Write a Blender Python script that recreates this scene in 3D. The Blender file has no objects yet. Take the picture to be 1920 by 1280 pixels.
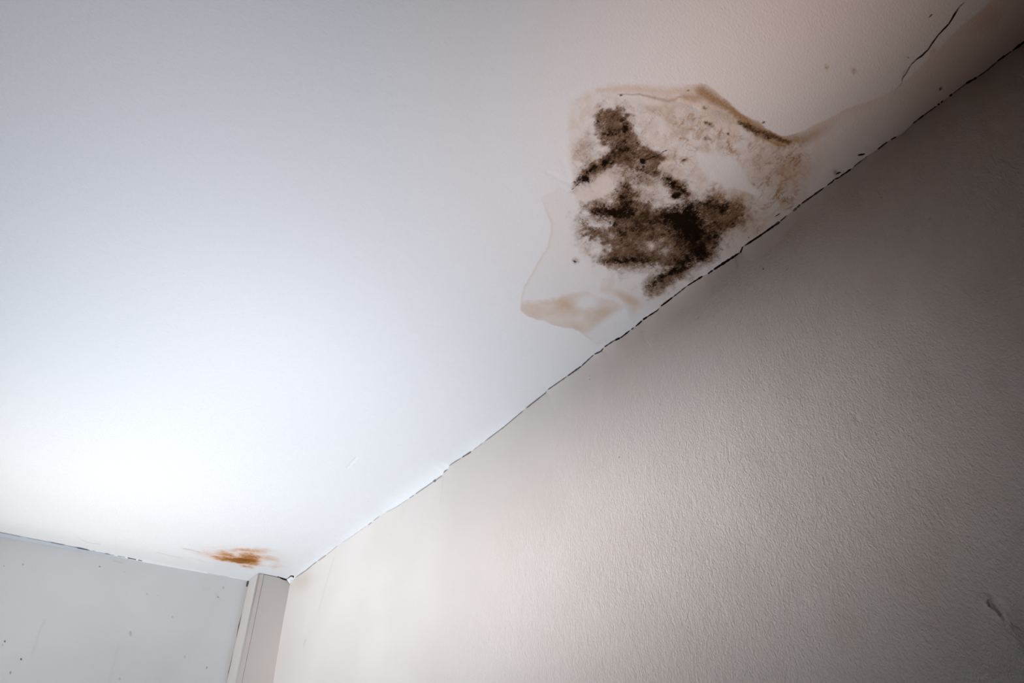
import bpy, math, random
import numpy as np
from mathutils import Matrix, Vector

# ------------------------------------------------------------------ camera, world, lights, exposure
scene = bpy.context.scene
COL = scene.collection
H = 2.5                                   # ceiling height; room corner stands at x=0, y=0

def solve_camera():
    pp = np.array([960., 640.])
    C = np.array([526.4, 1098.8]) - pp
    dA = np.array([1920 - 526.4, 86 - 1098.8]); dA /= np.linalg.norm(dA)
    dB = np.array([-459., 999 - 1086.]); dB /= np.linalg.norm(dB)
    Z = np.array([808., -450.]) - pp
    k = (Z @ dB) / (Z @ dA)
    g = lambda s: (C - s * k * dA) @ (C - s * dB) - Z @ (C - s * dB)
    lo, hi = 10., 20000.
    g0 = g(lo)
    for _ in range(200):
        m = (lo + hi) / 2
        if g(m) * g0 > 0: lo = m
        else: hi = m
    A = C - lo * k * dA
    B = C - lo * dB
    f = (-Z @ B) ** .5
    def d3(v, s):
        r = np.array([v[0], -v[1], -f]) * s
        return r / np.linalg.norm(r)
    R = np.stack([d3(B, -1), d3(A, -1), d3(Z, 1)], 1)      # camera <- world
    M = R.T
    c = M @ np.array([C[0], -C[1], -f])
    cam = -c / c[2]
    cam[2] += H
    return f, R, cam

F, RC, CAM = solve_camera()
MW = RC.T
cd = bpy.data.cameras.new('camera')
cd.sensor_width = 36.0
cd.lens = F / 1920 * 36.0
cd.clip_start = 0.02
camo = bpy.data.objects.new('camera', cd)
COL.objects.link(camo)
mat = Matrix([[*MW[0], CAM[0]], [*MW[1], CAM[1]], [*MW[2], CAM[2]], [0, 0, 0, 1]])
camo.matrix_world = mat
scene.camera = camo

scene.view_settings.view_transform = 'Standard'
scene.view_settings.look = 'None'
scene.view_settings.gamma = 1.0
scene.view_settings.use_curve_mapping = False
scene.view_settings.exposure = 0.0

world = bpy.data.worlds.new('World')
scene.world = world
world.use_nodes = True
world.node_tree.nodes['Background'].inputs[0].default_value = (0.6, 0.7, 0.9, 1)
world.node_tree.nodes['Background'].inputs[1].default_value = 0.0

# (name, position, aim, spread in degrees, size, watts, colour)
LIGHTS = [  # unseen lamps added and aimed to fit the brightness
    ('added_light_back_high', (1.26, 4.5, 1.97), (-0.63, -0.26, 2.06), 15, 0.5, 1.910, (1.000, 0.966, 0.986)),
    ('added_light_floor', (1.02, 1.97, 0.3), (0.51, 1.08, 3.69), 66, 0.5, 8.030, (0.867, 0.900, 1.000)),
    ('added_light_left', (1.5, 0.3, 1.25), (0.29, 0.45, 2.92), 73, 0.5, 3.45, (1.000, 0.925, 0.87)),
    ('added_light_back_low', (0.35, 4.5, 0.4), (0.47, 1.66, 3.28), 15, 0.5, 0.70, (1.000, 0.73, 0.62)),
    ('added_light_side', (3.3, 1.67, 0.4), (0.9, 0.75, 2.02), 38, 0.5, 6.1, (0.70, 0.855, 1.000)),
]
for n, p, a, sp, sz, wt, colr in LIGHTS:
    ld = bpy.data.lights.new(n, 'AREA')
    ld.shape = 'SQUARE'; ld.size = sz
    ld.energy = wt; ld.color = colr; ld.spread = math.radians(sp)
    lo_ = bpy.data.objects.new(n, ld)
    lo_.location = p
    lo_.rotation_euler = (Vector(a) - Vector(p)).to_track_quat('-Z', 'Y').to_euler()
    COL.objects.link(lo_)

# ------------------------------------------------------------------ geometry of the photograph
def ray(u, v):
    return MW @ np.array([u - 960., -(v - 640.), -F])
def on_ceiling(u, v):
    d = ray(u, v); return CAM + d * ((H - CAM[2]) / d[2])
def on_right(u, v):
    d = ray(u, v); return CAM + d * (-CAM[0] / d[0])
def on_left(u, v):
    d = ray(u, v); return CAM + d * (-CAM[1] / d[1])
def project(P):
    q = (P - CAM) @ RC.T
    w = -q[:, 2]
    ok = w > 0.05
    w = np.where(ok, w, 1)
    u = np.where(ok, 960 + F * q[:, 0] / w, -9999)
    v = np.where(ok, 640 - F * q[:, 1] / w, -9999)
    return u, v

# the broken line where the ceiling paint meets the right-hand wall
EDGE = [(541, 1092), (553, 1083), (575, 1068), (588, 1057), (612, 1040), (634, 1022), (660, 1005), (690, 984), (698, 978),
        (713, 966), (720, 962), (745, 949), (770, 932), (790, 918), (815, 901), (829, 891), (834, 883), (840, 879),
        (842, 873), (852, 866), (865, 858), (884, 846), (905, 830), (945, 800), (985, 766), (1022, 737), (1026, 731),
        (1065, 704), (1090, 686), (1114, 664), (1127, 658), (1132, 651), (1150, 639), (1165, 632), (1180, 620),
        (1195, 609), (1207, 598), (1213, 594), (1232, 582), (1240, 573), (1260, 558), (1288, 536), (1318, 517),
        (1328, 512.5), (1337, 506), (1372.5, 483), (1389, 472), (1392, 463), (1422, 443.6), (1460, 417), (1474, 405),
        (1490, 393), (1501, 383), (1536, 358), (1550, 348), (1561, 340), (1564, 336), (1571, 333), (1595, 317),
        (1623, 294), (1646, 279.5), (1661, 267.6), (1677, 258), (1692, 250), (1711, 232), (1726.5, 220), (1755, 199),
        (1784, 177.5), (1812, 156), (1830, 146), (1848, 134), (1872, 113), (1898, 95), (1920, 79), (1990, 30)]
# crack openings along it: (u from, u to, half width in pixels, darkness)
GAPS = [(553, 596, .9, .45), (596, 612, 1.0, .4), (612, 634, .7, .3), (640, 690, .6, .2), (690, 697, .9, .45), (700, 712, .7, .35),
        (722, 766, .6, .3), (768, 776, .8, .45), (777, 815, .9, .5), (813, 817, 1.6, .7), (817, 829, .9, .5), (832, 839, .9, .6),
        (842, 866, .9, .5), (866, 884, 1.1, .75), (886, 905, .5, .4), (905, 985, .8, .55), (985, 1026, .9, .65), (1026, 1064, .9, .7), (1064, 1090, 1.2, .85),
        (1090, 1113, .9, .8), (1114, 1131, 1.1, .9), (1133, 1153, 1.0, .9), (1153, 1162, 1.6, 1), (1162, 1181, 1.1, 1), (1184, 1188, 1, .8),
        (1192, 1204, 1.1, 1), (1206, 1213, 1.6, 1), (1213, 1236, 1.1, 1), (1239, 1262, 1.3, 1), (1262, 1288, .9, .9), (1288, 1318, 1.3, 1),
        (1327, 1336, 1.4, 1), (1337, 1388, 1.9, 1), (1388, 1393, 1.1, 1), (1393, 1459, 1.6, 1), (1456, 1461, 1.9, .9), (1463, 1474, .9, .8),
        (1487, 1493, 1.7, .7), (1495, 1500, 1.7, .8), (1502, 1546, 1.3, .95), (1551, 1564, 1.1, .95), (1564, 1596, 1.4, 1), (1600, 1627, .9, .8),
        (1645, 1664, 1.2, .9), (1671, 1680, 1.3, .95), (1711, 1726, .9, .9), (1724, 1732, 2, .95), (1732, 1756, 1.0, .85), (1758, 1761, 1.4, 1), (1764, 1768, 1.2, 1),
        (1780, 1785, 1.6, 1), (1785, 1812, .8, .7), (1810, 1832, 1.8, 1), (1832, 1870, 1.2, .8), (1870, 1885, 1.8, .95), (1885, 1896, 1.2, .8), (1896, 1990, 2.2, 1)]

def junction():
    E = np.array(EDGE, float)
    J = []
    for u, v in E:
        p = on_ceiling(u, v)
        if p[0] > 0:
            J.append((p[1], p[0], 0.0))
        else:
            q = on_right(u, v)
            J.append((q[1], 0.0, q[2] - H))
    J = np.array(sorted(J))
    return J
JN = junction()
def jn(y):
    return np.interp(y, JN[:, 0], JN[:, 1]), np.interp(y, JN[:, 0], JN[:, 2])

# ------------------------------------------------------------------ small numpy toolbox
def hash2(ix, iy, seed):
    h = (ix.astype(np.int64) * 374761393 + iy.astype(np.int64) * 668265263 + seed * 1442695041) & 0xffffffff
    h = ((h ^ (h >> 13)) * 1274126177) & 0xffffffff
    h = (h ^ (h >> 16)) & 0xffff
    return h / 65535.0
def vnoise(x, y, seed=0):
    ix, iy = np.floor(x), np.floor(y)
    fx, fy = x - ix, y - iy
    fx = fx * fx * (3 - 2 * fx); fy = fy * fy * (3 - 2 * fy)
    a = hash2(ix, iy, seed); b = hash2(ix + 1, iy, seed); c = hash2(ix, iy + 1, seed); d = hash2(ix + 1, iy + 1, seed)
    return (a * (1 - fx) + b * fx) * (1 - fy) + (c * (1 - fx) + d * fx) * fy
def fbm(x, y, seed=0, octv=4):
    s = 0; a = .5; t = 0
    for i in range(octv):
        s = s + a * vnoise(x * 2 ** i, y * 2 ** i, seed + i * 7); t += a; a *= .55
    return s / t
def sstep(a, b, x):
    t = np.clip((x - a) / (b - a), 0, 1); return t * t * (3 - 2 * t)
def seg_dist(u, v, pts):
    d = np.full(u.shape, 1e9); par = np.zeros(u.shape)
    for i in range(len(pts) - 1):
        (x0, y0), (x1, y1) = pts[i][:2], pts[i + 1][:2]
        dx, dy = x1 - x0, y1 - y0
        t = np.clip(((u - x0) * dx + (v - y0) * dy) / (dx * dx + dy * dy + 1e-9), 0, 1)
        dd = np.hypot(u - x0 - t * dx, v - y0 - t * dy)
        m = dd < d
        d = np.where(m, dd, d); par = np.where(m, i + t, par)
    return d, par
def poly_sd(u, v, pts):
    """signed distance to a closed outline, positive inside"""
    d, _ = seg_dist(u, v, list(pts) + [pts[0]])
    ins = np.zeros(u.shape, bool)
    n = len(pts)
    for i in range(n):
        x0, y0 = pts[i]; x1, y1 = pts[(i + 1) % n]
        if y0 == y1: continue
        c = ((y0 > v) != (y1 > v)) & (u < (x1 - x0) * (v - y0) / (y1 - y0) + x0)
        ins ^= c
    return np.where(ins, d, -d)
def blob(u, v, cx, cy, rx, ry, ang=0, p=1.0):
    a = math.radians(ang); c, s = math.cos(a), math.sin(a)
    x = ((u - cx) * c + (v - cy) * s) / rx
    y = (-(u - cx) * s + (v - cy) * c) / ry
    return np.exp(-(x * x + y * y) ** p)
def stroke(u, v, pts, w, p=2.0):
    """soft stroke; w one half-width or one for each point"""
    d, par = seg_dist(u, v, pts)
    if isinstance(w, (list, tuple)):
        w = np.interp(par, np.arange(len(w)), w)
    return np.exp(-(d / w) ** p)
def inside_frame(u, v, box):
    return (u > box[0]) & (u < box[2]) & (v > box[1]) & (v < box[3])

class Lines:
    """signed opening (half width minus distance) of the nearest mark, and its strength"""
    def __init__(s, n): s.k = np.full(n, -4.0); s.s = np.zeros(n)
    def add(s, idx, open_, strength):
        k = s.k[idx]; m_ = open_ > k
        strength = np.broadcast_to(strength, open_.shape)
        s.k[idx] = np.where(m_, open_, k); s.s[idx] = np.where(m_, strength, s.s[idx])

def crack_line(L_, idx, u, v):
    """opening of the ceiling / wall joint: strength 0..1"""
    ed = np.array(EDGE, float)
    d, par = seg_dist(u, v, EDGE)
    uu = np.interp(par, np.arange(len(ed)), ed[:, 0])
    nse = vnoise(uu * .35, uu * 0, 91)
    for a, b, w, k in GAPS:
        c, h = (a + b) / 2, (b - a) / 2
        t = sstep(.6, 1.12, np.abs(uu - c) / (h + .8))
        L_.add(idx, w * (.7 + .6 * nse) * (1 - .5 * t) - 2.6 * t ** 3 - d, k)

# ------------------------------------------------------------------ ceiling marks (drawn on the ceiling plane)
CRACK = [(1830, -20), (1812, 0), (1798, 14), (1790, 26.5), (1779, 45), (1771, 53), (1759, 66), (1748, 80.5), (1740, 93), (1727.5, 105),
         (1716.5, 113), (1707, 123), (1701, 134), (1691, 148), (1691, 155), (1679, 169), (1670.5, 179)]
CRACKW = [.5, .5, 1.1, 1.9, 1.3, 1.7, 1.1, 1.5, 1.2, 1.8, 1.1, .9, 1.2, 1.3, .8, .5, .2]
LOBE = [(1013, 371), (1020, 388), (1032, 417), (1033, 436), (1026, 463), (1010, 489), (997, 511), (982, 539), (977, 561), (976, 581),
        (988, 592), (1008, 600), (1023, 602), (1032, 608), (1052, 614), (1071, 615), (1085, 621), (1104, 635), (1118, 646),
        (1160, 640), (1250, 575), (1240, 440), (1100, 380), (1050, 350)]
STAIN = [(1066, 190), (1085, 176), (1120, 160), (1160, 154), (1200, 154), (1245, 157), (1290, 158), (1310, 155), (1325, 158), (1345, 172), (1371, 195),
         (1390, 212), (1405, 220), (1424, 227), (1436, 240), (1452, 248), (1466, 254), (1485, 252), (1510, 243), (1530, 232), (1554, 222), (1588, 202),
         (1625, 191), (1661, 176), (1700, 150), (1740, 110), (1800, 50), (1860, 0), (1960, -60), (1990, 60), (1400, 480), (1250, 590), (1130, 560), (1075, 470), (1075, 400), (1068, 352),
         (1072, 335), (1062, 300), (1062, 250), (1060, 215)]
WHITE = [(1299, 286), (1330, 284), (1362, 292), (1385, 305), (1400, 325), (1408, 345), (1428, 362), (1420, 370), (1385, 360), (1350, 350), (1322, 330), (1305, 310)]

def ceiling_marks(P):
    u0, v0 = project(P)
    n = len(P)
    A = {k: np.zeros(n, np.float32) for k in ('filler_shade', 'tan', 'ochre', 'vein', 'mould', 'core', 'rust', 'relief', 'smooth')}
    L_ = Lines(n)
    m = inside_frame(u0, v0, (950, -60, 1990, 680))
    u, v = u0[m], v0[m]
    wx = (fbm(u / 22, v / 22, 3) - .5) * 16; wy = (fbm(u / 22, v / 22, 11) - .5) * 16
    sx = (fbm(u / 6, v / 6, 23, 3) - .5) * 7; sy = (fbm(u / 6, v / 6, 31, 3) - .5) * 7
    U, V = u + wx * .6 + sx, v + wy * .6 + sy           # rough outline
    u1, v1 = u + sx * .5, v + sy * .5                   # crisp outline
    # pale tan wash
    t = np.zeros(u.shape)
    lobe = poly_sd(u1, v1, LOBE)
    inl = sstep(-1.2, 1.5, lobe)
    rim = np.exp(-(np.clip(lobe, -2, 99) / 3.6) ** 2) * inl
    openr = sstep(250, 120, np.hypot(u - 960, v - 600) * 1.0)
    t = np.maximum(t, inl * .13 * (1 - sstep(1100, 1180, u)))
    t = t + rim * .27 * (1 - sstep(1095, 1120, u)) * sstep(360, 420, v)
    up = np.interp(u, [970, 1010, 1045, 1070, 1100, 1125, 1150, 1178], [563, 560, 555, 546, 541, 556, 561, 572])
    lw = np.interp(u, [1085, 1104, 1130, 1160, 1182], [640, 634, 612, 590, 572])
    wash = inl * sstep(-5, 11, v - up + sy) * sstep(-2, 20, lw - v)
    wash *= .34 + .30 * fbm(u / 26, v / 13, 61) + .42 * blob(u, v, 1058, 572, 24, 13, 20) + .22 * blob(u, v, 1128, 588, 20, 10, -28) + .2 * blob(u, v, 1085, 614, 14, 9, 20) + .15 * blob(u, v, 1000, 585, 18, 12)
    wash *= 1 - .92 * blob(u, v, 1101, 566, 22, 13, -15, 1.5)
    wash *= 1 - .45 * blob(u, v, 1088, 596, 10, 8, -40)
    t = np.maximum(t, wash * 1.05)
    w2 = .75 * blob(u, v, 1183, 563, 22, 12, 28) + .4 * blob(u, v, 1158, 549, 20, 9, 28) + .28 * blob(u, v, 1186, 584, 10, 12, 20)
    w2 *= sstep(-1, 3, -(v - np.interp(u, [1110, 1124, 1135, 1149, 1163, 1172, 1180, 1200], [520, 531, 545, 555, 562, 577, 600, 620])))
    t = np.maximum(t, w2)
    st = poly_sd(u1, v1, STAIN)
    ins = np.where(u < 1285, sstep(-3, 13, st + (fbm(u / 9, v / 9, 55) - .5) * 8), sstep(-1.5, 3, st))
    t = np.maximum(t, ins * (.10 + .16 * fbm(u / 30, v / 30, 5)))
    t = np.maximum(t, ins * .42 * sstep(.35, .7, fbm(U / 26, V / 26, 8)) * (1 - sstep(1500, 1640, u)))
    t = np.maximum(t, ins * .55 * np.maximum.reduce([blob(U, V, 1490, 330, 60, 42, -35), .7 * blob(U, V, 1440, 395, 50, 22, -35), .55 * blob(U, V, 1330, 230, 60, 26, 20), .6 * blob(U, V, 1085, 290, 22, 46, 0)]))
    t = np.maximum(t, ins * .5 * stroke(u, v, [(1120, 168), (1180, 165), (1250, 172), (1300, 170)], [8, 12, 14, 14]))
    t = np.maximum(t, ins * .45 * np.exp(-np.clip(st, 0, 99) / 26) * sstep(1480, 1540, u) * (1 - .6 * sstep(1600, 1700, u)))
    t = np.maximum(t, .38 * ins * sstep(1600, 1760, u))
    t = np.maximum(t, .62 * ins * blob(u, v, 1850, 35, 70, 40, -40) * sstep(-2, 5, st))
    t = np.maximum(t, .45 * blob(u, v, 1750, 97, 9, 9))
    t = t * (1 - .75 * sstep(-4, 6, poly_sd(U, V, WHITE)))
    # ochre: strong edge along the top right of the patch
    o = ins * .95 * stroke(U * .4 + u * .6, V * .4 + v * .6, [(1316, 172), (1345, 190), (1372, 206), (1398, 226), (1424, 244), (1452, 259), (1480, 266)], [13, 12, 10, 11, 13, 12, 9], 2.4)
    o = np.maximum(o, ins * .75 * stroke(u, v, [(1478, 264), (1505, 262), (1530, 250), (1560, 236), (1600, 215)], [10, 13, 12, 11, 10]) * (1 - sstep(1490, 1590, u)))
    o = np.maximum(o, ins * .6 * stroke(u, v, [(1283, 182), (1300, 184), (1330, 182)], [6, 9, 10]))
    o = np.maximum(o, .55 * stroke(u1, v1, [(1158, 176.5), (1200, 177), (1230, 184), (1252, 189), (1265, 186), (1275, 181), (1290, 184), (1303, 190)], [1.0, 1.6, 2.8, 3.6, 3.2, 2.2, 4, 4]))
    o = np.maximum(o, .9 * stroke(u, v, [(1427, 255), (1448, 266), (1472, 274)], [3, 4.5, 4]))
    o = np.maximum(o, .5 * blob(U, V, 1258, 225, 10, 14, -20)); o = np.maximum(o, .4 * blob(U, V, 1222, 203, 16, 8, 10))
    o = np.maximum(o, .45 * ins * blob(U, V, 1350, 215, 26, 12, 30))
    o = np.maximum(o, ins * .42 * blob(U, V, 1455, 315, 60, 50, -30, 1.3) * (.5 + fbm(u / 16, v / 16, 83)))
    o = np.maximum(o, ins * .34 * blob(U, V, 1400, 430, 50, 30, -35))
    o = np.maximum(o, .8 * blob(U, V, 1368, 405, 50, 36, -10))
    o = np.maximum(o, .5 * blob(U, V, 1250, 535, 40, 12, -35)); o = np.maximum(o, .4 * blob(U, V, 1395, 375, 60, 14, 14))
    o = np.maximum(o, .5 * blob(U, V, 1215, 345, 12, 6, 20))
    for cx, cy, r in ((1566, 323, 5), (1549, 125, 3), (1603, 133, 4), (1285, 301, 4), (1470, 312, 4)):
        o = np.maximum(o, .8 * blob(U, V, cx, cy, r, r * 1.2))
    o = np.maximum(o, .3 * stroke(u, v, [(1380, 500), (1300, 548), (1240, 580)], 14) * 0)
    # wormy ochre marks
    ve = ins * np.maximum.reduce([.95 * blob(u, v, 1470, 290, 60, 45, 20, 1.5), .95 * blob(u, v, 1445, 350, 55, 55, -30, 1.5), .75 * blob(u, v, 1300, 245, 95, 38, 20, 1.5), .8 * blob(u, v, 1380, 270, 60, 25, 30), .6 * blob(u, v, 1270, 300, 40, 40),
                                  .85 * blob(u, v, 1360, 365, 60, 22, 20), .6 * blob(u, v, 1095, 300, 26, 40), .5 * blob(u, v, 1420, 420, 40, 24, -35), .5 * blob(u, v, 1400, 230, 90, 24, 35)])
    ve = ve * (1 - sstep(-3, 6, poly_sd(U, V, WHITE))) * (1 - .85 * blob(u, v, 1222, 193, 26, 10, 10, 1.5)) * (1 - .8 * blob(u, v, 1243, 236, 18, 11, 35, 1.5)) * (1 - .8 * blob(u, v, 1350, 225, 5, 22, 15, 1.5))
    ve *= 1 - sstep(1490, 1545, u)
    ve = np.clip(ve * 1.35, 0, 1)
    # dark mould: brown body
    body = [(1126, 424, 1), ]
    H1 = [(1085, 412), (1098, 420), (1118, 416), (1137, 420), (1142, 410), (1120, 402), (1105, 392), (1120, 386), (1140, 388), (1155, 375), (1160, 350), (1170, 338), (1185, 345), (1195, 365), (1215, 378),
          (1240, 392), (1262, 390), (1290, 375), (1268, 372), (1262, 352), (1247, 338), (1253, 328), (1272, 338), (1285, 355), (1310, 366), (1345, 370), (1378, 378), (1400, 392), (1398, 410), (1378, 425), (1362, 438),
          (1348, 458), (1325, 482), (1300, 500), (1268, 518), (1240, 534), (1216, 541), (1217, 533), (1240, 515), (1260, 500), (1205, 500), (1170, 500), (1140, 492), (1128, 484), (1140, 472), (1128, 462), (1104, 455), (1090, 440)]
    sd = poly_sd(U, V, H1)
    cl = fbm(u / 11, v / 9, 67, 4) - .5; cl2 = fbm(u / 26, v / 22, 71, 3) - .5
    b = (.62 + 1.2 * cl2) * sstep(-15, 17, sd + cl * 34)
    H2 = [(1112, 222), (1122, 210), (1140, 206), (1160, 200), (1172, 206), (1176, 225), (1190, 245), (1202, 268), (1222, 278), (1248, 290), (1238, 312), (1232, 332), (1205, 330), (1180, 312), (1160, 312), (1135, 312),
          (1112, 322), (1098, 344), (1076, 352), (1090, 328), (1104, 308), (1128, 296), (1140, 280), (1122, 266), (1112, 248)]
    sd2 = poly_sd(U, V, H2)
    b = np.maximum(b, (.72 + .8 * cl2) * sstep(-11, 12, sd2 + cl * 22))
    b = np.maximum(b, (.30 + .35 * cl2) * sstep(-34, 0, sd + cl * 40)); b = np.maximum(b, (.26 + .3 * cl2) * sstep(-26, 0, sd2 + cl * 36))
    b = np.maximum(b, .48 * blob(U, V, 1188, 328, 60, 26, 8, 1.4)); b = np.maximum(b, .55 * blob(U, V, 1172, 352, 22, 40, 0))
    b = np.maximum(b, .3 * blob(U, V, 1120, 345, 55, 55) * .6)
    b = np.maximum(b, .35 * blob(U, V, 1195, 372, 60, 40)); b = np.maximum(b, .34 * blob(U, V, 1230, 325, 40, 25))
    b = np.maximum(b, .30 * blob(U, V, 1100, 285, 26, 40)); b = np.maximum(b, .34 * blob(U, V, 1350, 420, 62, 50, -30)); b = np.maximum(b, .32 * blob(U, V, 1190, 505, 60, 14, 8))
    b = np.maximum(b, .40 * blob(U, V, 1080, 487, 9, 7, -40)); b = np.maximum(b, .30 * blob(U, V, 1088, 430, 22, 30))
    for cx, cy, rx, ry, a, k in ((1252, 470, 26, 10, -8, .45), (1205, 462, 14, 8, 30, .25), (1175, 452, 12, 8, 0, .25), (1235, 385, 24, 9, -15, .35), (1205, 392, 14, 8, 20, 0), (1180, 425, 14, 8, 0, .1), (1230, 430, 22, 12, 0, .18),
                                 (1150, 230, 14, 10, 0, .12), (1165, 470, 14, 8, 0, .3), (1320, 405, 16, 10, 20, .12), (1350, 440, 14, 9, -30, .14), (1140, 350, 34, 18, -20, .5)):
        b = b * (1 - k * blob(U, V, cx, cy, rx, ry, a))
    # dark mould: black cores
    c = np.zeros(u.shape)
    for cx, cy, rx, ry, a, k in ((1153, 398, 32, 11, 6, 1.15), (1140, 391, 30, 6, 14, .8), (1175, 396, 24, 13, 0, .9), (1175, 372, 22, 22, 0, .62), (1170, 350, 8, 14, 0, .45), (1150, 419, 12, 5, 0, .95), (1165, 440, 14, 14, 40, .45), (1125, 405, 20, 3.5, 28, .7),
                                 (1280, 412, 40, 22, 8, 1.3), (1294, 427, 30, 30, 0, 1.25), (1305, 448, 16, 22, 20, 1.0), (1308, 395, 10, 16, -10, .8), (1318, 380, 20, 9, 20, .7), (1298, 392, 12, 12, 0, .9), (1312, 470, 22, 14, -45, .9), (1285, 492, 26, 11, -35, .95),
                                 (1262, 508, 20, 8, -30, .9), (1240, 520, 18, 8, -35, .9), (1228, 530, 14, 5, -35, .75), (1262, 505, 40, 12, -35, .5), (1340, 440, 26, 13, -30, .7), (1358, 392, 14, 11, 10, .75), (1345, 420, 30, 9, -10, .5), (1382, 408, 14, 4, -30, .6), (1270, 366, 12, 8, 20, 1.1),
                                 (1258, 345, 9, 9, 0, 1.0), (1248, 334, 7, 5, 0, .9), (1280, 356, 16, 7, 40, .75), (1335, 378, 34, 5, 12, .55), (1166, 488, 24, 6, -3, .95), (1150, 487, 26, 6, 0, .7), (1205, 487, 20, 7, 10, .7), (1222, 494, 10, 4, 0, .6),
                                 (1166, 225, 4, 8, -15, .9), (1172, 244, 4, 12, 5, 1.3), (1172, 268, 6, 10, -5, .85), (1133, 250, 16, 10, 0, .62), (1158, 276, 20, 8, 20, .7), (1155, 255, 20, 20, 0, .42), (1120, 228, 5, 3, 0, .8), (1145, 290, 16, 5, -30, .55), (1192, 285, 26, 14, 30, .42),
                                 (1207, 302, 6, 5, 0, 1.5), (1208, 311, 4, 3, 0, 1.0), (1205, 322, 22, 8, 10, .55), (1228, 322, 8, 4, 0, .6), (1100, 336, 8, 6, 0, 1.15), (1087, 336, 7, 8, 10, .95), (1106, 322, 8, 4, -50, 1.0), (1115, 312, 9, 4, -35, .8), (1135, 303, 10, 4, -20, .9),
                                 (1148, 302, 8, 3, 0, .7), (1085, 350, 7, 2, -20, .5), (1093, 414, 6, 9, -30, .45), (1112, 432, 14, 8, 30, .45), (1130, 437, 12, 10, 0, .4), (1105, 448, 7, 6, 0, .45), (1079, 489, 4, 2, -20, .6), (1084, 483, 2.4, 3, 0, .5), (1230, 420, 30, 24, 0, .42), (1180, 425, 40, 20, 0, .34), (1235, 440, 40, 20, 0, .32)):
        c = np.maximum(c, k * blob(U, V, cx, cy, rx * 1.12, ry * 1.12, a, 1.0))
    hal = np.zeros(u.shape)
    for cx, cy, rx, ry, a, k_ in ((1155, 400, 55, 22, 6, .42), (1282, 418, 60, 36, 8, .45), (1308, 455, 34, 40, 20, .5), (1270, 505, 60, 18, -35, .45), (1168, 488, 50, 13, 0, .4), (1170, 262, 14, 34, 0, .35), (1125, 312, 44, 12, -40, .4), (1268, 355, 34, 14, 40, .45), (1350, 395, 30, 18, 10, .3), (1170, 370, 26, 26, 0, .3)):
        hal = np.maximum(hal, k_ * blob(U, V, cx, cy, rx, ry, a))
    b = b + hal * sstep(.05, .4, b + hal)
    c = c * (1 + .9 * cl) + .26 * sstep(.05, .25, cl) * np.clip(b, 0, 1)
    c = np.maximum(c, 1.0 * stroke(u1, v1, [(1213, 299), (1226, 294), (1238, 288), (1251, 281)], [1.6, 1.3, 1.2, .8]))
    c = np.maximum(c, .9 * stroke(u1, v1, [(1073, 354), (1080, 349), (1087, 342)], [.8, 1.2, 2]))
    c = np.maximum(c, .8 * stroke(u1, v1, [(1227, 319), (1233, 313), (1235, 309)], [1.6, 1.2, .8]))
    # dark specks inside the ochre edge
    sp = stroke(U, V, [(1386, 232), (1398, 236), (1420, 246), (1445, 256), (1468, 264), (1480, 265)], [6, 7, 8, 8, 5, 4])
    c = np.maximum(c, .46 * sp); b = np.maximum(b, .62 * sp)
    for cx, cy, r in ((1163, 177, 2.2), (1291, 171, 2.0), (1323, 203, 2.4), (1326, 232, 3.2), (1332, 236, 4), (1325, 261, 4), (1365, 250, 3), (1285, 301, 2.5), (1762, 166, 2.2), (1702, 105, 1.6), (1431, 230, 2)):
        c = np.maximum(c, .62 * blob(U, V, cx, cy, r * 1.3, r)); b = np.maximum(b, .5 * blob(U, V, cx, cy, r * 2, r * 1.6))
    # cracks and slits
    d, par = seg_dist(u + sx * .12, v + sy * .12, CRACK); ww = np.interp(par, np.arange(len(CRACKW)), CRACKW)
    fade = np.interp(par, [0, 1, 3, 11, 13, 15, 16], [.5, .5, 1, .95, .6, .5, .3])
    L_.add(m, ww - d, fade)
    for pts, w, s_ in (([(1706, 126), (1698, 131), (1693, 138), (1691, 148)], .8, .35), ([(1749, 26), (1745, 29), (1741, 34)], 1.1, .85), ([(1758, 165), (1766, 166)], .8, .5), ([(1762, 166), (1761, 172)], .7, .4),
                       ([(1567, 326), (1571, 323.5), (1577, 322.5)], 1.2, 1), ([(1608, 290.5), (1613, 289), (1621, 287.8)], 1.4, 1), ([(1453, 406), (1463, 400)], .8, .9), ([(1472, 393), (1484, 388), (1490, 385)], .6, .45),
                       ([(1184, 544), (1188, 540)], .5, .5), ([(1273, 525), (1275, 522)], 1, .6), ([(1225, 530), (1226, 532)], .9, .5), ([(1402, 444), (1405, 446)], 1.1, .5)):
        d, par = seg_dist(u, v, pts); mid = 1 - .6 * (2 * par / (len(pts) - 1) - 1) ** 2; L_.add(m, w * mid * 1.15 - d, s_)
    A['tan'][m] = t; A['ochre'][m] = o; A['vein'][m] = ve; A['mould'][m] = b; A['core'][m] = c
    # relief in metres (+ = hanging down into the room)
    rl = .0022 * np.exp(-((np.hypot(u - 1571, v - 329) / 6) ** 2)) + .003 * np.exp(-((np.hypot(u - 1583, v - 318) / 5) ** 2)) + .003 * np.exp(-((np.hypot(u - 1616, v - 293) / 8) ** 2)) + .002 * np.exp(-((np.hypot(u - 1633, v - 275) / 9) ** 2))
    rl = rl + .0016 * stroke(u, v, [(1026, 322), (1050, 336), (1072, 345)], [4, 5, 5]) + .0012 * stroke(u, v, [(1055, 300), (1068, 340), (1078, 352)], 5) + .0015 * stroke(u, v, [(1205, 196), (1240, 196), (1262, 190), (1285, 192), (1310, 205)], 6)
    rl = rl + .0014 * ins * (fbm(u / 14, v / 14, 77, 3) - .5) * sstep(0, 20, st) * (1 - sstep(1560, 1640, u))
    rl = rl + .0014 * (fbm(u / 6, v / 6, 78, 3) - .4) * np.clip(b * 1.3, 0, 1)
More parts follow.
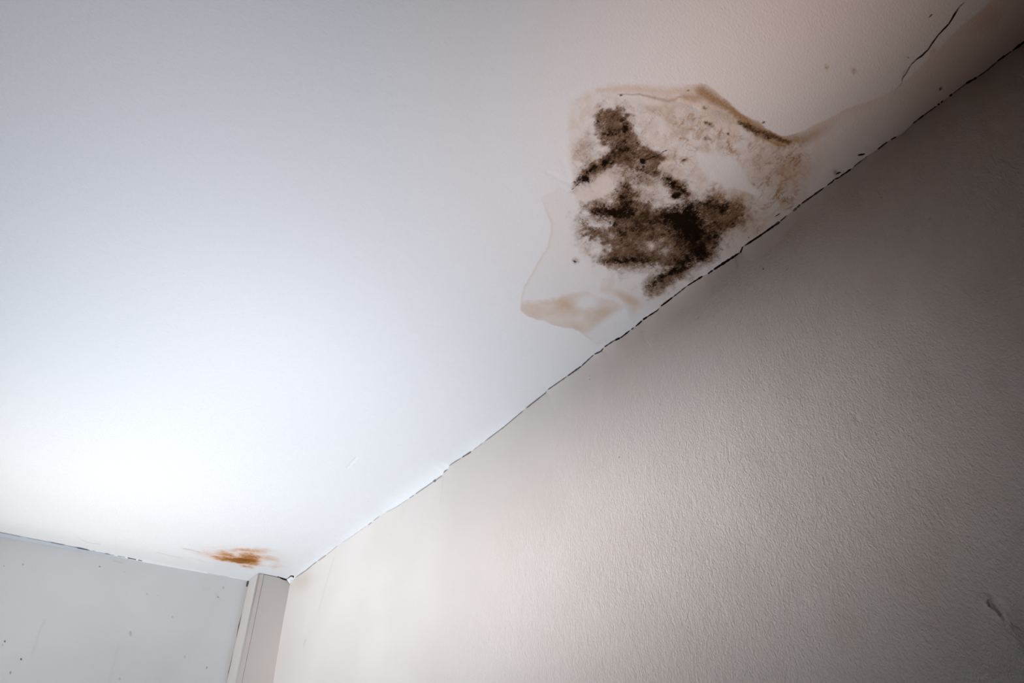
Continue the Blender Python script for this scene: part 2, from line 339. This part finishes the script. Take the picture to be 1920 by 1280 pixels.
    rl = rl + .0013 * stroke(u, v, [(1400, 440), (1340, 482), (1275, 530), (1230, 566), (1180, 600)], 7)
    A['relief'][m] = rl
    # rust mark beside the corner post
    m2 = inside_frame(u0, v0, (320, 1000, 570, 1095)); u, v = u0[m2], v0[m2]
    q = (fbm(u / 16, v / 5, 41) - .5); q2 = (fbm(u / 16, v / 5, 47) - .5)
    U, V = u + q * 16, v + q2 * 7
    r = np.maximum.reduce([1.35 * blob(U, V, 458, 1050, 30, 6.0, 4, 1.1), 1.1 * blob(U, V, 445, 1051, 46, 5, 8, 1.1), .3 * blob(U, V, 450, 1042, 92, 20, 4), 1.0 * blob(U, V, 456, 1050, 34, 6.5, 4, 1.1), .8 * blob(U, V, 470, 1044, 26, 9, 2, 1.1), .62 * blob(U, V, 425, 1040, 30, 8, 10), .5 * blob(U, V, 465, 1032, 50, 6, 2), .42 * blob(U, V, 505, 1047, 30, 10, 12),
                           .34 * blob(U, V, 400, 1040, 45, 10, 10), .3 * blob(U, V, 515, 1060, 26, 6, 4), .55 * blob(U, V, 462, 1062, 18, 4, 6), .22 * blob(U, V, 360, 1031, 26, 4, 12), .2 * blob(U, V, 400, 1026, 40, 4, 0), .22 * blob(U, V, 375, 1050, 22, 3, 15)])
    r = r * (1 - .5 * blob(U, V, 503, 1056, 16, 3.5, -8))
    A['rust'][m2] = np.maximum(r, 0)
    for pts, w, s_ in (([(344, 1028), (360, 1031), (376, 1035)], .8, .22), ([(537, 1086), (541, 1083), (545.5, 1079.5)], .7, 1), ([(545, 1079.5), (550, 1079.8), (550, 1082)], 1.1, 1), ([(521, 1081.5), (527, 1083.5), (538, 1086.5)], 1.3, .95), ([(484, 1076), (490, 1075.5), (499, 1078)], .5, .35)):
        d, _ = seg_dist(u, v, pts); L_.add(m2, w - d, s_)
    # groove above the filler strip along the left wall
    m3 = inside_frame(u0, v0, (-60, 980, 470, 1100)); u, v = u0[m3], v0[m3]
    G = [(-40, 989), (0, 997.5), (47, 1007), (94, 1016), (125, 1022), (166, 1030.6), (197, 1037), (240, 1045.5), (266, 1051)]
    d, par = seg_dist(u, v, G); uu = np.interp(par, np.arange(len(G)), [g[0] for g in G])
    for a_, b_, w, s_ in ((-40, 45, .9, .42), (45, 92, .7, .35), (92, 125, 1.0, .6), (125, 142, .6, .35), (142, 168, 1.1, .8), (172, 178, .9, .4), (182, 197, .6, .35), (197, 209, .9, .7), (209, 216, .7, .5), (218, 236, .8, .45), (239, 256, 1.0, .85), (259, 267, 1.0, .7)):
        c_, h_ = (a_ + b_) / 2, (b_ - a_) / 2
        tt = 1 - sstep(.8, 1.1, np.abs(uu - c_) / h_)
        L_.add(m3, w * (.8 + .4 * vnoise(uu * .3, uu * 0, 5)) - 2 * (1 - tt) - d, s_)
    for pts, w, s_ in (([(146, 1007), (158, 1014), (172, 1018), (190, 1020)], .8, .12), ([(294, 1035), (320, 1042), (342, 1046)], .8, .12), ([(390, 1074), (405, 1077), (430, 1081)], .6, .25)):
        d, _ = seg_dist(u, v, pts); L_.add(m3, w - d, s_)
    # faint knocks in the paint
    rl = np.zeros(n)
    for pts, w, hgt in (([(340, 361), (347, 366)], 4, .0012), ([(555, 137), (562, 141)], 2.5, .0016), ([(652, 876), (668, 858)], 2.0, -.0012), ([(235, 10), (243, 16)], 3, .0012), ([(398, 570), (404, 572)], 3, .0008), ([(812, 608), (828, 611)], 2, .0008), ([(965, 133), (955, 143)], 2, .0012)):
        bx = inside_frame(u0, v0, (min(p[0] for p in pts) - 20, min(p[1] for p in pts) - 20, max(p[0] for p in pts) + 20, max(p[1] for p in pts) + 20))
        rl[bx] += hgt * stroke(u0[bx], v0[bx], pts, w)
    A['relief'] += rl.astype(np.float32)
    # crack along the right wall
    ds = np.full(n, 1e9)
    nb = inside_frame(u0, v0, (530, -20, 1990, 1100)) & (P[:, 0] < .05)
    crack_line(L_, nb, u0[nb], v0[nb])
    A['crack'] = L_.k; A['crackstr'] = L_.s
    return A, u0, v0

# ------------------------------------------------------------------ meshes
def steps(*segs):
    out = [segs[0][0]]
    for a, b, s in segs:
        k = max(1, int(round((b - a) / s)))
        out += [a + (b - a) * (i + 1) / k for i in range(k)]
    return np.array(out)

def grid_faces(nr, nc):
    i = np.arange(nr - 1)[:, None] * nc + np.arange(nc - 1)[None, :]
    return np.stack([i, i + 1, i + 1 + nc, i + nc], -1).reshape(-1, 4)

def vert_normals(P, nr, nc, flip):
    G = P.reshape(nr, nc, 3)
    a = np.gradient(G, axis=0); b = np.gradient(G, axis=1)
    N = np.cross(b, a).reshape(-1, 3)
    N /= np.linalg.norm(N, axis=1)[:, None] + 1e-12
    if flip: N = -N
    return N

def mesh_from(name, P, Fc, N, attrs, material, parent=None):
    """one mesh object from the used part of a vertex grid"""
    used = np.unique(Fc)
    remap = np.full(len(P), -1, np.int64); remap[used] = np.arange(len(used))
    V = P[used]; Q = remap[Fc]
    g = np.cross(V[Q[0, 1]] - V[Q[0, 0]], V[Q[0, 2]] - V[Q[0, 0]])
    if g @ N[Fc[0, 0]] < 0: Q = Q[:, ::-1].copy()
    me = bpy.data.meshes.new(name)
    me.vertices.add(len(V)); me.vertices.foreach_set('co', V.astype(np.float32).ravel())
    me.loops.add(Q.size); me.loops.foreach_set('vertex_index', Q.astype(np.int32).ravel())
    me.polygons.add(len(Q))
    me.polygons.foreach_set('loop_start', np.arange(0, Q.size, 4, dtype=np.int32))
    me.polygons.foreach_set('loop_total', np.full(len(Q), 4, np.int32))
    me.update(calc_edges=True)
    me.polygons.foreach_set('use_smooth', np.ones(len(Q), bool))
    for k, a in attrs.items():
        at = me.attributes.new(k, 'FLOAT', 'POINT'); at.data.foreach_set('value', a[used].astype(np.float32))
    me.normals_split_custom_set_from_vertices([tuple(x) for x in N[used]])
    me.materials.append(material)
    o = bpy.data.objects.new(name, me); COL.objects.link(o)
    if parent is not None: o.parent = parent
    return o

# ------------------------------------------------------------------ materials
def node_mat(name):
    m = bpy.data.materials.new(name); m.use_nodes = True
    nt = m.node_tree; nt.nodes.clear()
    out = nt.nodes.new('ShaderNodeOutputMaterial'); bs = nt.nodes.new('ShaderNodeBsdfPrincipled')
    nt.links.new(bs.outputs[0], out.inputs[0])
    return m, nt, bs
class NB:
    def __init__(s, nt): s.nt = nt; s.tc = nt.nodes.new('ShaderNodeTexCoord').outputs['Object']
    def new(s, t): return s.nt.nodes.new(t)
    def put(s, sock, v):
        if isinstance(v, bpy.types.NodeSocket): s.nt.links.new(v, sock)
        else: sock.default_value = v
    def math(s, op, a, b=0.0, c=0.0, clamp=False):
        n = s.new('ShaderNodeMath'); n.operation = op; n.use_clamp = clamp
        s.put(n.inputs[0], a); s.put(n.inputs[1], b); s.put(n.inputs[2], c); return n.outputs[0]
    def attr(s, name):
        n = s.new('ShaderNodeAttribute'); n.attribute_name = name; return n.outputs['Fac']
    def map(s, scale, rot=(0, 0, 0), vec=None):
        n = s.new('ShaderNodeMapping'); s.put(n.inputs[0], vec or s.tc); n.inputs['Scale'].default_value = scale; n.inputs['Rotation'].default_value = rot; return n.outputs[0]
    def noise(s, vec, scale, detail=3, rough=.55, dist=0.0):
        n = s.new('ShaderNodeTexNoise'); s.put(n.inputs['Vector'], vec); n.inputs['Scale'].default_value = scale
        n.inputs['Detail'].default_value = detail; n.inputs['Roughness'].default_value = rough; n.inputs['Distortion'].default_value = dist
        return n.outputs[0]
    def voro(s, vec, scale):
        n = s.new('ShaderNodeTexVoronoi'); s.put(n.inputs['Vector'], vec); n.inputs['Scale'].default_value = scale; return n.outputs['Distance']
    def smooth(s, v, a, b, lo=0.0, hi=1.0):
        n = s.new('ShaderNodeMapRange'); n.interpolation_type = 'SMOOTHSTEP'
        s.put(n.inputs[0], v); n.inputs[1].default_value = a; n.inputs[2].default_value = b; n.inputs[3].default_value = lo; n.inputs[4].default_value = hi
        return n.outputs[0]
    def mix(s, f, a, b):
        n = s.new('ShaderNodeMix'); n.data_type = 'RGBA'
        s.put(n.inputs[0], f); s.put(n.inputs[6], a); s.put(n.inputs[7], b); return n.outputs[2]
    def bump(s, h, strength, dist, prev=None):
        n = s.new('ShaderNodeBump'); s.put(n.inputs['Height'], h); s.put(n.inputs['Strength'], strength); n.inputs['Distance'].default_value = dist
        if prev: s.nt.links.new(prev, n.inputs['Normal'])
        return n.outputs[0]

PAINT = (.62, .62, .62, 1)

def ceiling_material():
    m, nt, bs = node_mat('painted_plaster_ceiling'); b = NB(nt)
    big = b.noise(b.map((1, 1, 1)), 3.0, 3, .5)
    base = b.mix(b.math('MULTIPLY', big, .35), PAINT, (.60, .595, .59, 1))
    base = b.mix(b.attr('filler_shade'), base, (.40, .43, .47, 1))  # strip greyed in its colour to stand in for its shading
    n_med = b.noise(b.map((1, 1, 1)), 70, 4, .6, .4)
    n_fine = b.noise(b.map((1, 1, 1)), 260, 4, .65, .6)
    n_fib = b.noise(b.map((260, 120, 200), (0, 0, .6)), 1.0, 4, .65, 1.2)
    tan = b.math('MULTIPLY', b.attr('tan'), b.math('MULTIPLY_ADD', n_med, .5, .75), clamp=True)
    c = b.mix(tan, base, (.47, .335, .225, 1))
    # wormy ochre
    w1 = b.noise(b.map((1, 1, 1)), 48, 4, .62, .6)
    ridge = b.math('ABSOLUTE', b.math('SUBTRACT', w1, .5))
    worm = b.smooth(ridge, .0, .075, 1, 0)
    gate = b.smooth(b.noise(b.map((1, 1, 1)), 38, 2, .5), .42, .6)
    worm = b.math('MULTIPLY', worm, gate)
    patch = b.smooth(b.noise(b.map((1, 1, 1)), 34, 4, .6, .5), .42, .68)
    worm = b.math('MULTIPLY_ADD', patch, .5, b.math('MULTIPLY', worm, .6), clamp=True)
    vein = b.math('MULTIPLY', worm, b.attr('vein'), clamp=True)
    c = b.mix(vein, c, (.25, .14, .055, 1))
    och = b.math('MULTIPLY', b.attr('ochre'), b.math('MULTIPLY_ADD', n_fine, .9, .45), clamp=True)
    c = b.mix(och, c, (.25, .14, .045, 1))
    # rust
    n_str = b.noise(b.map((60, 190, 60), (0, 0, -.12)), 1.0, 4, .65, .8)
    ru = b.math('MULTIPLY', b.attr('rust'), b.math('MULTIPLY_ADD', n_str, 1.3, .25))
    c = b.mix(b.smooth(ru, .04, .62, 0, .92), c, (.50, .235, .10, 1))
    c = b.mix(b.smooth(ru, .30, .9, 0, .95), c, (.24, .088, .006, 1))
    c = b.mix(b.smooth(ru, .85, 1.5, 0, .8), c, (.10, .035, .003, 1))
    # mould body
    mo = b.attr('mould')
    tex = b.math('MULTIPLY_ADD', n_fib, .48, b.math('MULTIPLY_ADD', n_fine, .25, b.math('MULTIPLY', n_med, .37)))         # about .55
    mb = b.math('MULTIPLY', mo, b.math('MULTIPLY_ADD', tex, 3.4, -.80))
    c = b.mix(b.smooth(mo, .05, .7, 0, .45), c, (.30, .20, .135, 1))
    c = b.mix(b.smooth(mb, .10, .75, 0, .92), c, (.105, .056, .027, 1))
    c = b.mix(b.smooth(mb, .68, 1.25, 0, .85), c, (.026, .012, .005, 1))
    dots = b.smooth(b.voro(b.map((1, 1, 1)), 190), .14, .32, 1, 0)
    dots = b.math('MULTIPLY', dots, b.smooth(n_med, .44, .58))
    c = b.mix(b.math('MULTIPLY', b.math('MULTIPLY', dots, b.smooth(mo, .10, .4)), .85, clamp=True), c, (.04, .02, .01, 1))
    co = b.math('ADD', b.attr('core'), b.math('MULTIPLY', b.math('SUBTRACT', tex, .56), 3.0))
    co = b.math('MULTIPLY', b.smooth(co, .22, .95), b.smooth(b.attr('core'), .08, .3))
    c = b.mix(b.math('MULTIPLY', co, .98), c, (.008, .0045, .002, 1))
    # cracks
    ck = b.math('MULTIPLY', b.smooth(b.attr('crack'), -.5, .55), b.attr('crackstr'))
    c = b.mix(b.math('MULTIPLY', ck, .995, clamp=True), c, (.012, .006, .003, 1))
    nt.links.new(c, bs.inputs['Base Color'])
    bs.inputs['Roughness'].default_value = .8
    nt.links.new(b.smooth(b.math('ADD', ck, b.math('ADD', mo, b.attr('core'))), 0, .5, .2, .01), bs.inputs['Specular IOR Level'])
    roll = b.noise(b.map((150, 330, 200), (0, 0, .55)), 1.0, 3, .55, .5)
    h = b.bump(roll, .7, .0018)
    h = b.bump(n_fine, b.math('MULTIPLY', mo, .6), .0015, h)
    h = b.bump(ck, .8, -.002, h)
    nt.links.new(h, bs.inputs['Normal'])
    return m

def wall_material(name, tint, strength, vscale):
    m, nt, bs = node_mat(name); b = NB(nt)
    big = b.noise(b.map((1, 1, 1)), 2.6, 4, .55, .3)
    c = b.mix(b.smooth(big, .35, .7), tint, (tint[0] * .95, tint[1] * .94, tint[2] * .92, 1))
    c = b.mix(b.attr('dirt_tint'), c, (.36, .25, .165, 1))
    ck = b.math('MULTIPLY', b.smooth(b.attr('crack'), -.5, .55), b.attr('crackstr'))
    c = b.mix(b.math('MULTIPLY', ck, .995, clamp=True), c, (.012, .006, .003, 1))
    nt.links.new(c, bs.inputs['Base Color'])
    bs.inputs['Roughness'].default_value = .75; nt.links.new(b.smooth(ck, 0, .5, .2, .0), bs.inputs['Specular IOR Level'])
    g = b.noise(b.map(vscale[0], vscale[1]), 1.0, 3, .55, .8)
    g2 = b.noise(b.map((70, 70, 55)), 1.0, 2, .5, .3)
    tx = b.attr('texture')
    h = b.bump(g, b.math('MULTIPLY', tx, strength), .0042)
    h = b.bump(g2, b.math('MULTIPLY', tx, strength * .5), .004, h)
    h = b.bump(ck, .8, -.002, h)
    nt.links.new(h, bs.inputs['Normal'])
    return m

def plain_material(name, col, rough=.6, noise=.04, bump=.1):
    m, nt, bs = node_mat(name); b = NB(nt)
    n = b.noise(b.map((1, 1, 1)), 14, 4, .6)
    c = b.mix(b.math('MULTIPLY', n, noise * 10, clamp=True), (*col, 1), (col[0] * .9, col[1] * .88, col[2] * .85, 1))
    nt.links.new(c, bs.inputs['Base Color']); bs.inputs['Roughness'].default_value = rough
    nt.links.new(b.bump(b.noise(b.map((90, 90, 12)), 1.0, 3), bump, .001), bs.inputs['Normal'])
    return m

M_CEIL = ceiling_material()
M_WR = wall_material('painted_plaster_wall', (.60, .548, .508, 1), .68, ((240, 270, 175), (.45, 0, 0)))
M_WL = wall_material('smooth_painted_wall', (.612, .602, .595, 1), .035, ((120, 120, 80), (0, 0, 0)))
M_POST = plain_material('painted_board', (.49, .445, .415), .6)
M_DARKROOM = plain_material('dark_low_bounce_wall', (.04, .032, .026), .9)  # near-black on the unseen walls to hold back bounce light
M_FLOOR = plain_material('wooden_floor', (.06, .04, .025), .6)
M_FLAKE = plain_material('loose_paint', (.85, .85, .84), .6)

# ------------------------------------------------------------------ ceiling
XR, YR = 3.7, 4.9
ys = steps((0, .04, .001), (.04, .5, .004), (.5, 1.6, .005), (1.6, 3.02, .0018), (3.02, YR, .1))
xs = steps((0, .03, .0015), (.03, .62, .002), (.62, 1.5, .008), (1.5, XR, .1))
YY, XX = np.meshgrid(ys, xs, indexing='ij')
dx, dz = jn(ys)
fall = np.exp(-XX / .02)
PX = XX + dx[:, None] * fall
PZ = H + dz[:, None] * fall
# rounded plaster towards the left wall and the filler strip under the groove
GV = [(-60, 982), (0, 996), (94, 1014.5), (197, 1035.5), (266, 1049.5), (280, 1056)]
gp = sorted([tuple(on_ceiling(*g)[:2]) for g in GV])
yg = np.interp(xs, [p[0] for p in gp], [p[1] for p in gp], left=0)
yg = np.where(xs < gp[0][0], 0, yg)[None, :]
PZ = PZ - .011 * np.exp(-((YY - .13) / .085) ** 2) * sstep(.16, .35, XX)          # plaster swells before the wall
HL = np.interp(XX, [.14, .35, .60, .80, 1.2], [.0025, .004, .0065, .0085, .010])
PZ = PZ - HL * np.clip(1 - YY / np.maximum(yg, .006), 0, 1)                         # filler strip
P = np.stack([PX, YY, PZ], -1).reshape(-1, 3)
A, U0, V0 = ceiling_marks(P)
A['filler_shade'] = ((YY < yg) & (XX > .3)).ravel().astype(np.float32)
P[:, 2] -= A.pop('relief'); A.pop('smooth')
Nn = vert_normals(P, len(ys), len(xs), False)
if Nn[:, 2].mean() > 0: Nn = -Nn
Fc = grid_faces(len(ys), len(xs))[:, ::-1]
def to_faces(a): return a[Fc].mean(1)
fu, fv = to_faces(U0), to_faces(V0)
mould_f = to_faces(np.maximum(A['mould'], A['core']))
MOULD_OUT = [(1066, 356), (1078, 300), (1100, 270), (1104, 215), (1135, 196), (1178, 192), (1186, 230), (1212, 262), (1262, 276), (1262, 320), (1300, 350), (1350, 362), (1395, 372), (1412, 395), (1385, 436), (1335, 490), (1270, 532), (1208, 550), (1196, 520), (1120, 504), (1070, 500), (1076, 470), (1074, 400)]
isM = (poly_sd(fu, fv, MOULD_OUT) > 0)
WATER = [(1013, 371), (1030, 350), (1060, 352), (1056, 250), (1060, 190), (1085, 172), (1130, 154), (1300, 150), (1330, 156), (1390, 208), (1430, 230), (1466, 251), (1510, 240), (1554, 220), (1625, 189), (1661, 176), (1690, 230), (1600, 300), (1500, 372), (1400, 448), (1250, 560), (1160, 622), (1122, 648), (1104, 636), (1085, 622), (1071, 616), (1052, 615), (1023, 603), (988, 593), (975, 581), (976, 561), (981, 539), (1010, 488), (1033, 436), (1031, 417)]
isW = (poly_sd(fu, fv, WATER) > 0) & ~isM
RUST = [(335, 1026), (380, 1018), (470, 1016), (530, 1028), (556, 1046), (545, 1066), (500, 1070), (440, 1068), (380, 1056), (345, 1040)]
isR = poly_sd(fu, fv, RUST) > 0
def structure(o): o['kind'] = 'structure'; return o
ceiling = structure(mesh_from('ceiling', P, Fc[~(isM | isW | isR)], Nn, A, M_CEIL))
w_ = mesh_from('water_stain', P, Fc[isW], Nn, A, M_CEIL, ceiling); w_['label'] = 'pale tan and ochre water stain with tide marks on the ceiling'
o_ = mesh_from('mould_patch', P, Fc[isM], Nn, A, M_CEIL, ceiling); o_['label'] = 'large black and brown patch of mould on the ceiling'
r_ = mesh_from('rust_stain', P, Fc[isR], Nn, A, M_CEIL, ceiling); r_['label'] = 'small orange brown damp stain above the corner post'

# ------------------------------------------------------------------ right wall (x = 0)
zs = steps((0, .03, .002), (.03, .12, .006), (.12, 1.1, .012), (1.1, H, .2))
YY, ZZ = np.meshgrid(ys, zs, indexing='ij')
fall = np.exp(-ZZ / .02)
P = np.stack([dx[:, None] * fall, YY, H - ZZ + dz[:, None] * fall], -1).reshape(-1, 3)
u, v = project(P)
WL_ = Lines(len(P))
wA = {'dirt_tint': np.zeros(len(P)), 'texture': np.zeros(len(P))}
nb = inside_frame(u, v, (530, -20, 1990, 1110)) & (P[:, 2] > H - .05)
crack_line(WL_, nb, u[nb], v[nb])
inb = inside_frame(u, v, (480, -60, 2000, 1340))
uu, vv = u[inb], v[inb]
dl = (vv - np.interp(uu, [e[0] for e in EDGE], [e[1] for e in EDGE]))
rough = fbm(uu / 40, vv / 40, 9)
wA['texture'][inb] = sstep(14, 46, dl + (rough - .5) * 24) * (.12 + .88 * sstep(760, 1500, uu + (vv - 800) * .1))
dirt_tint = .30 * np.exp(-np.clip(dl, 0, 999) / 70) * sstep(1050, 1300, uu) * (.5 + rough)
dirt_tint += .10 * sstep(.45, .75, fbm(uu / 55, vv / 90, 15)) * sstep(1300, 1600, uu)
dirt_tint += .35 * stroke(uu, vv, [(1379, 482), (1381, 492), (1383, 504)], [3, 3, 2])
for x0, y0, r0, k0 in ((1431, 504, 2, .9), (1415, 504, 2.5, .35), (1652, 369.5, 2.6, .6), (1744, 412, 2.5, .6), (1161, 857, 1.8, .8), (1117, 934, 1.6, .8), (1309, 596, 1.8, .6), (1602, 848, 2, .6), (1431, 789, 1.5, .6), (1307, 597, 1.6, .6), (936, 969, 1.4, .6), (1106, 704, 1.8, .35),
                     (1106, 711, 1.8, .35), (1840, 280, 2.5, .5), (1404, 1151, 1.6, .6), (1360, 1238, 1.8, .7), (1150, 1007, 1.8, .5)):
    WL_.add(inb, r0 * .62 - np.hypot((uu - x0) * .8, vv - y0) * .8, k0 * .9)
dirt_tint += .12 * stroke(uu, vv, [(626, 1046), (610, 1100), (598, 1144)], 1.6) + .35 * stroke(uu, vv, [(573, 1200), (569, 1212)], [1.2, .8]) + .1 * stroke(uu, vv, [(831, 893), (828, 925), (824, 950)], 1.4) + .12 * stroke(uu, vv, [(980, 1120), (975, 1200)], 1.4)
dirt_tint += .25 * blob(uu, vv, 566, 1088, 22, 16, -30)  # browner patch on the wall beside the post top
wA['dirt_tint'][inb] = np.clip(dirt_tint, 0, 1)
wA['crack'] = WL_.k; wA['crackstr'] = WL_.s
# relief: knocks and the torn scratch low on the right
rl = np.zeros(len(P)); rr = .0042 * stroke(uu, vv, [(1853, 1120), (1866, 1122), (1877, 1131), (1888, 1146), (1897, 1166), (1905, 1203)], [5, 6, 6, 5, 4, 3])
rr -= .0040 * stroke(uu, vv, [(1850, 1130), (1862, 1132), (1872, 1142), (1880, 1160)], [5, 6, 5, 4])
rr += .0025 * stroke(uu, vv, [(1206, 626), (1211, 638), (1216, 641)], 4) + .0018 * blob(uu, vv, 1360, 541, 6, 5) + .0016 * blob(uu, vv, 1340, 552, 6, 4) + .002 * blob(uu, vv, 1404, 538, 4, 3) + .0022 * blob(uu, vv, 1607, 785, 4, 4)
rr += .0035 * (fbm(uu / 120, vv / 120, 19, 2) - .5) * sstep(20, 90, dl)
rl[inb] = rr
P[:, 0] += rl
Nn = vert_normals(P, len(ys), len(zs), False)
if Nn[:, 0].mean() < 0: Nn = -Nn
structure(mesh_from('wall_right', P, grid_faces(len(ys), len(zs)), Nn, wA, M_WR))

# ------------------------------------------------------------------ left wall (y = 0)
xl = steps((0, .12, .02), (.12, .17, .0015), (.17, 1.0, .005), (1.0, XR, .2))
zl = steps((0, .03, .002), (.03, .6, .005), (.6, H, .1))
XX, ZZ = np.meshgrid(xl, zl, indexing='ij')
P = np.stack([XX, np.zeros_like(XX), H - ZZ], -1).reshape(-1, 3)
u, v = project(P)
lA = {k: np.zeros(len(P)) for k in ('dirt_tint', 'texture')}; LL_ = Lines(len(P)); every = np.arange(len(P))
lA['texture'] += 1
for pts, w, s_ in (([(457, 1142), (452, 1160), (449, 1172), (444, 1198)], [.7, 1.2, 1.6, .8], 1), ([(438, 1224), (435, 1240), (431, 1258), (427, 1276)], [.7, 1.7, 1.9, 1], 1),
                   ([(468, 1086), (465, 1092), (463, 1098)], [1.5, 2.6, 1.6], .8), ([(441, 1212), (440.5, 1213)], [1, 1], .6)):
    d, par = seg_dist(u, v, pts); ww = np.interp(par, np.arange(len(w)), w)
    LL_.add(every, ww - d, s_)
dirt_tint = np.zeros(len(P))
for x0, y0, rx, ry, k0 in ((9, 1202, 2.0, 2.2, .9), (40, 1235, 2.4, 2.2, .95), (20, 1260, 2.2, 3.5, .5), (5, 1208, 1.6, 3, .4), (187, 1061.5, 2, 1.8, .7), (245, 1187, 2.4, 5, .3), (388, 1251, 1.8, 2.4, .5), (44, 1058, 2, 2.4, .4), (8, 1060, 1.6, 2.2, .3),
                           (276, 1113, 2, 2, .3), (347, 1231, 2, 3, .25), (409, 1119, 2, 1.6, .5), (323, 1156, 1.8, 2, .3), (296, 1116, 1.6, 1.6, .2), (225, 1272, 2, 3, .3), (419, 1101, 2, 2, .35), (234, 1072, 1.6, 1.6, .4), (68, 1069, 2, 1.6, .2)):
    LL_.add(every, rx * .85 - np.hypot((u - x0) * .8, (v - y0) * .8 * rx / ry), k0 * .8)
lA['crack'] = LL_.k; lA['crackstr'] = LL_.s
dirt_tint += .14 * stroke(u, v, [(84, 1160), (70, 1195), (60, 1230)], 2) + .1 * stroke(u, v, [(222, 1210), (210, 1260), (204, 1280)], 2) + .25 * stroke(u, v, [(214, 1051.5), (224, 1053), (232, 1056)], [1, 1.6, .8]) + .18 * stroke(u, v, [(382, 1103), (393, 1104)], 1.3) + .12 * stroke(u, v, [(404, 1112), (410, 1120), (414, 1124)], 1.4)
dirt_tint += .22 * stroke(u, v, [(463, 1095), (452, 1150), (435, 1220), (424, 1285)], 7)
lA['dirt_tint'] = np.clip(dirt_tint, 0, 1)
N = np.tile((0., 1., 0.), (len(P), 1))
structure(mesh_from('wall_left', P, grid_faces(len(xl), len(zl)), N, lA, M_WL))

# ------------------------------------------------------------------ rest of the room, behind the camera
def quad(name, pts, material):
    me = bpy.data.meshes.new(name); me.from_pydata(pts, [], [(0, 1, 2, 3)]); me.materials.append(material)
    o = bpy.data.objects.new(name, me); COL.objects.link(o); return structure(o)
quad('floor', [(0, 0, 0), (XR, 0, 0), (XR, YR, 0), (0, YR, 0)], M_FLOOR)
quad('wall_back', [(0, YR, 0), (XR, YR, 0), (XR, YR, H), (0, YR, H)], M_DARKROOM)
quad('wall_far', [(XR, 0, 0), (XR, YR, 0), (XR, YR, H), (XR, 0, H)], M_DARKROOM)

# ------------------------------------------------------------------ boxed post in the corner
import bmesh
PXW, PYD = .138, .088           # width along the left wall, depth into the room
post = bpy.data.objects.new('corner_post', None); COL.objects.link(post); post.location = (0.07, .045, 0)
post['label'] = 'white painted boxed-in post running down the corner of the two walls'
post['category'] = 'post'
def board(name, x0, x1, y0, y1, top, bevel, material):
    """upright board; top = [(x, z), ...] gives its upper edge from x0 to x1; bevel rounds the edge facing the room"""
    prof = [(x0, y0), (x1, y0)]
    for i in range(5):
        a_ = math.pi / 2 * i / 4
        prof.append((x1 - bevel + bevel * math.cos(a_), y1 - bevel + bevel * math.sin(a_)))
    prof += [(x, y1) for x, _ in sorted(top, reverse=True) if x0 < x < x1 - bevel] + [(x0, y1)]
    tx = [t_[0] for t_ in top]; tz = [t_[1] for t_ in top]
    bm = bmesh.new()
    lo_v = [bm.verts.new((x, y, 0)) for x, y in prof]
    hi_v = [bm.verts.new((x, y, float(np.interp(x, tx, tz)))) for x, y in prof]
    for i in range(len(prof)):
        j = (i + 1) % len(prof)
        f_ = bm.faces.new((lo_v[i], lo_v[j], hi_v[j], hi_v[i])); f_.smooth = 2 <= i <= 5
    bm.faces.new(lo_v[::-1]); bm.faces.new(hi_v)
    bmesh.ops.recalc_face_normals(bm, faces=bm.faces)
    me = bpy.data.meshes.new(name); bm.to_mesh(me); bm.free()
    me.materials.append(material)
    o = bpy.data.objects.new(name, me); COL.objects.link(o); o.parent = post
    o.matrix_parent_inverse = Matrix.Translation(-Vector(post.location))
    return o
board('side_board', PXW - .022, PXW, .0015, PYD, [(PXW - .022, H - .001), (PXW, H - .003)], .006, M_POST)
board('front_board', .0005, PXW - .0225, .066, PYD - .001, [(0, H - .010), (.035, H - .008), (.05, H - .003), (PXW, H - .002)], .002, M_POST)

# loose flake of paint at the top of the post
def flake():
    pts2 = [(538, 1086), (545, 1079.5), (548.5, 1084), (553, 1087), (549, 1090), (543.5, 1093.5)]
    bm = bmesh.new()
    front = []
    for i, (a, c) in enumerate(pts2):
        d = ray(a, c); y = PYD + .012 + (.003 if i % 2 else 0)
        p = CAM + d * ((y - CAM[1]) / d[1])
        front.append(Vector(p))
    back = [p + Vector((0, -.003, .001)) for p in front]
    vf = [bm.verts.new(p) for p in front]; vb = [bm.verts.new(p) for p in back]
    bm.faces.new(vf); bm.faces.new(vb[::-1])
    for i in range(len(vf)):
        j = (i + 1) % len(vf); bm.faces.new((vf[i], vb[i], vb[j], vf[j]))
    bmesh.ops.recalc_face_normals(bm, faces=bm.faces)
    me = bpy.data.meshes.new('paint_flake'); bm.to_mesh(me); bm.free(); me.materials.append(M_FLAKE)
    o = bpy.data.objects.new('paint_flake', me); COL.objects.link(o)
    o['label'] = 'tiny white flake of loose paint at the top of the corner post'
    o['category'] = 'paint flake'
flake()
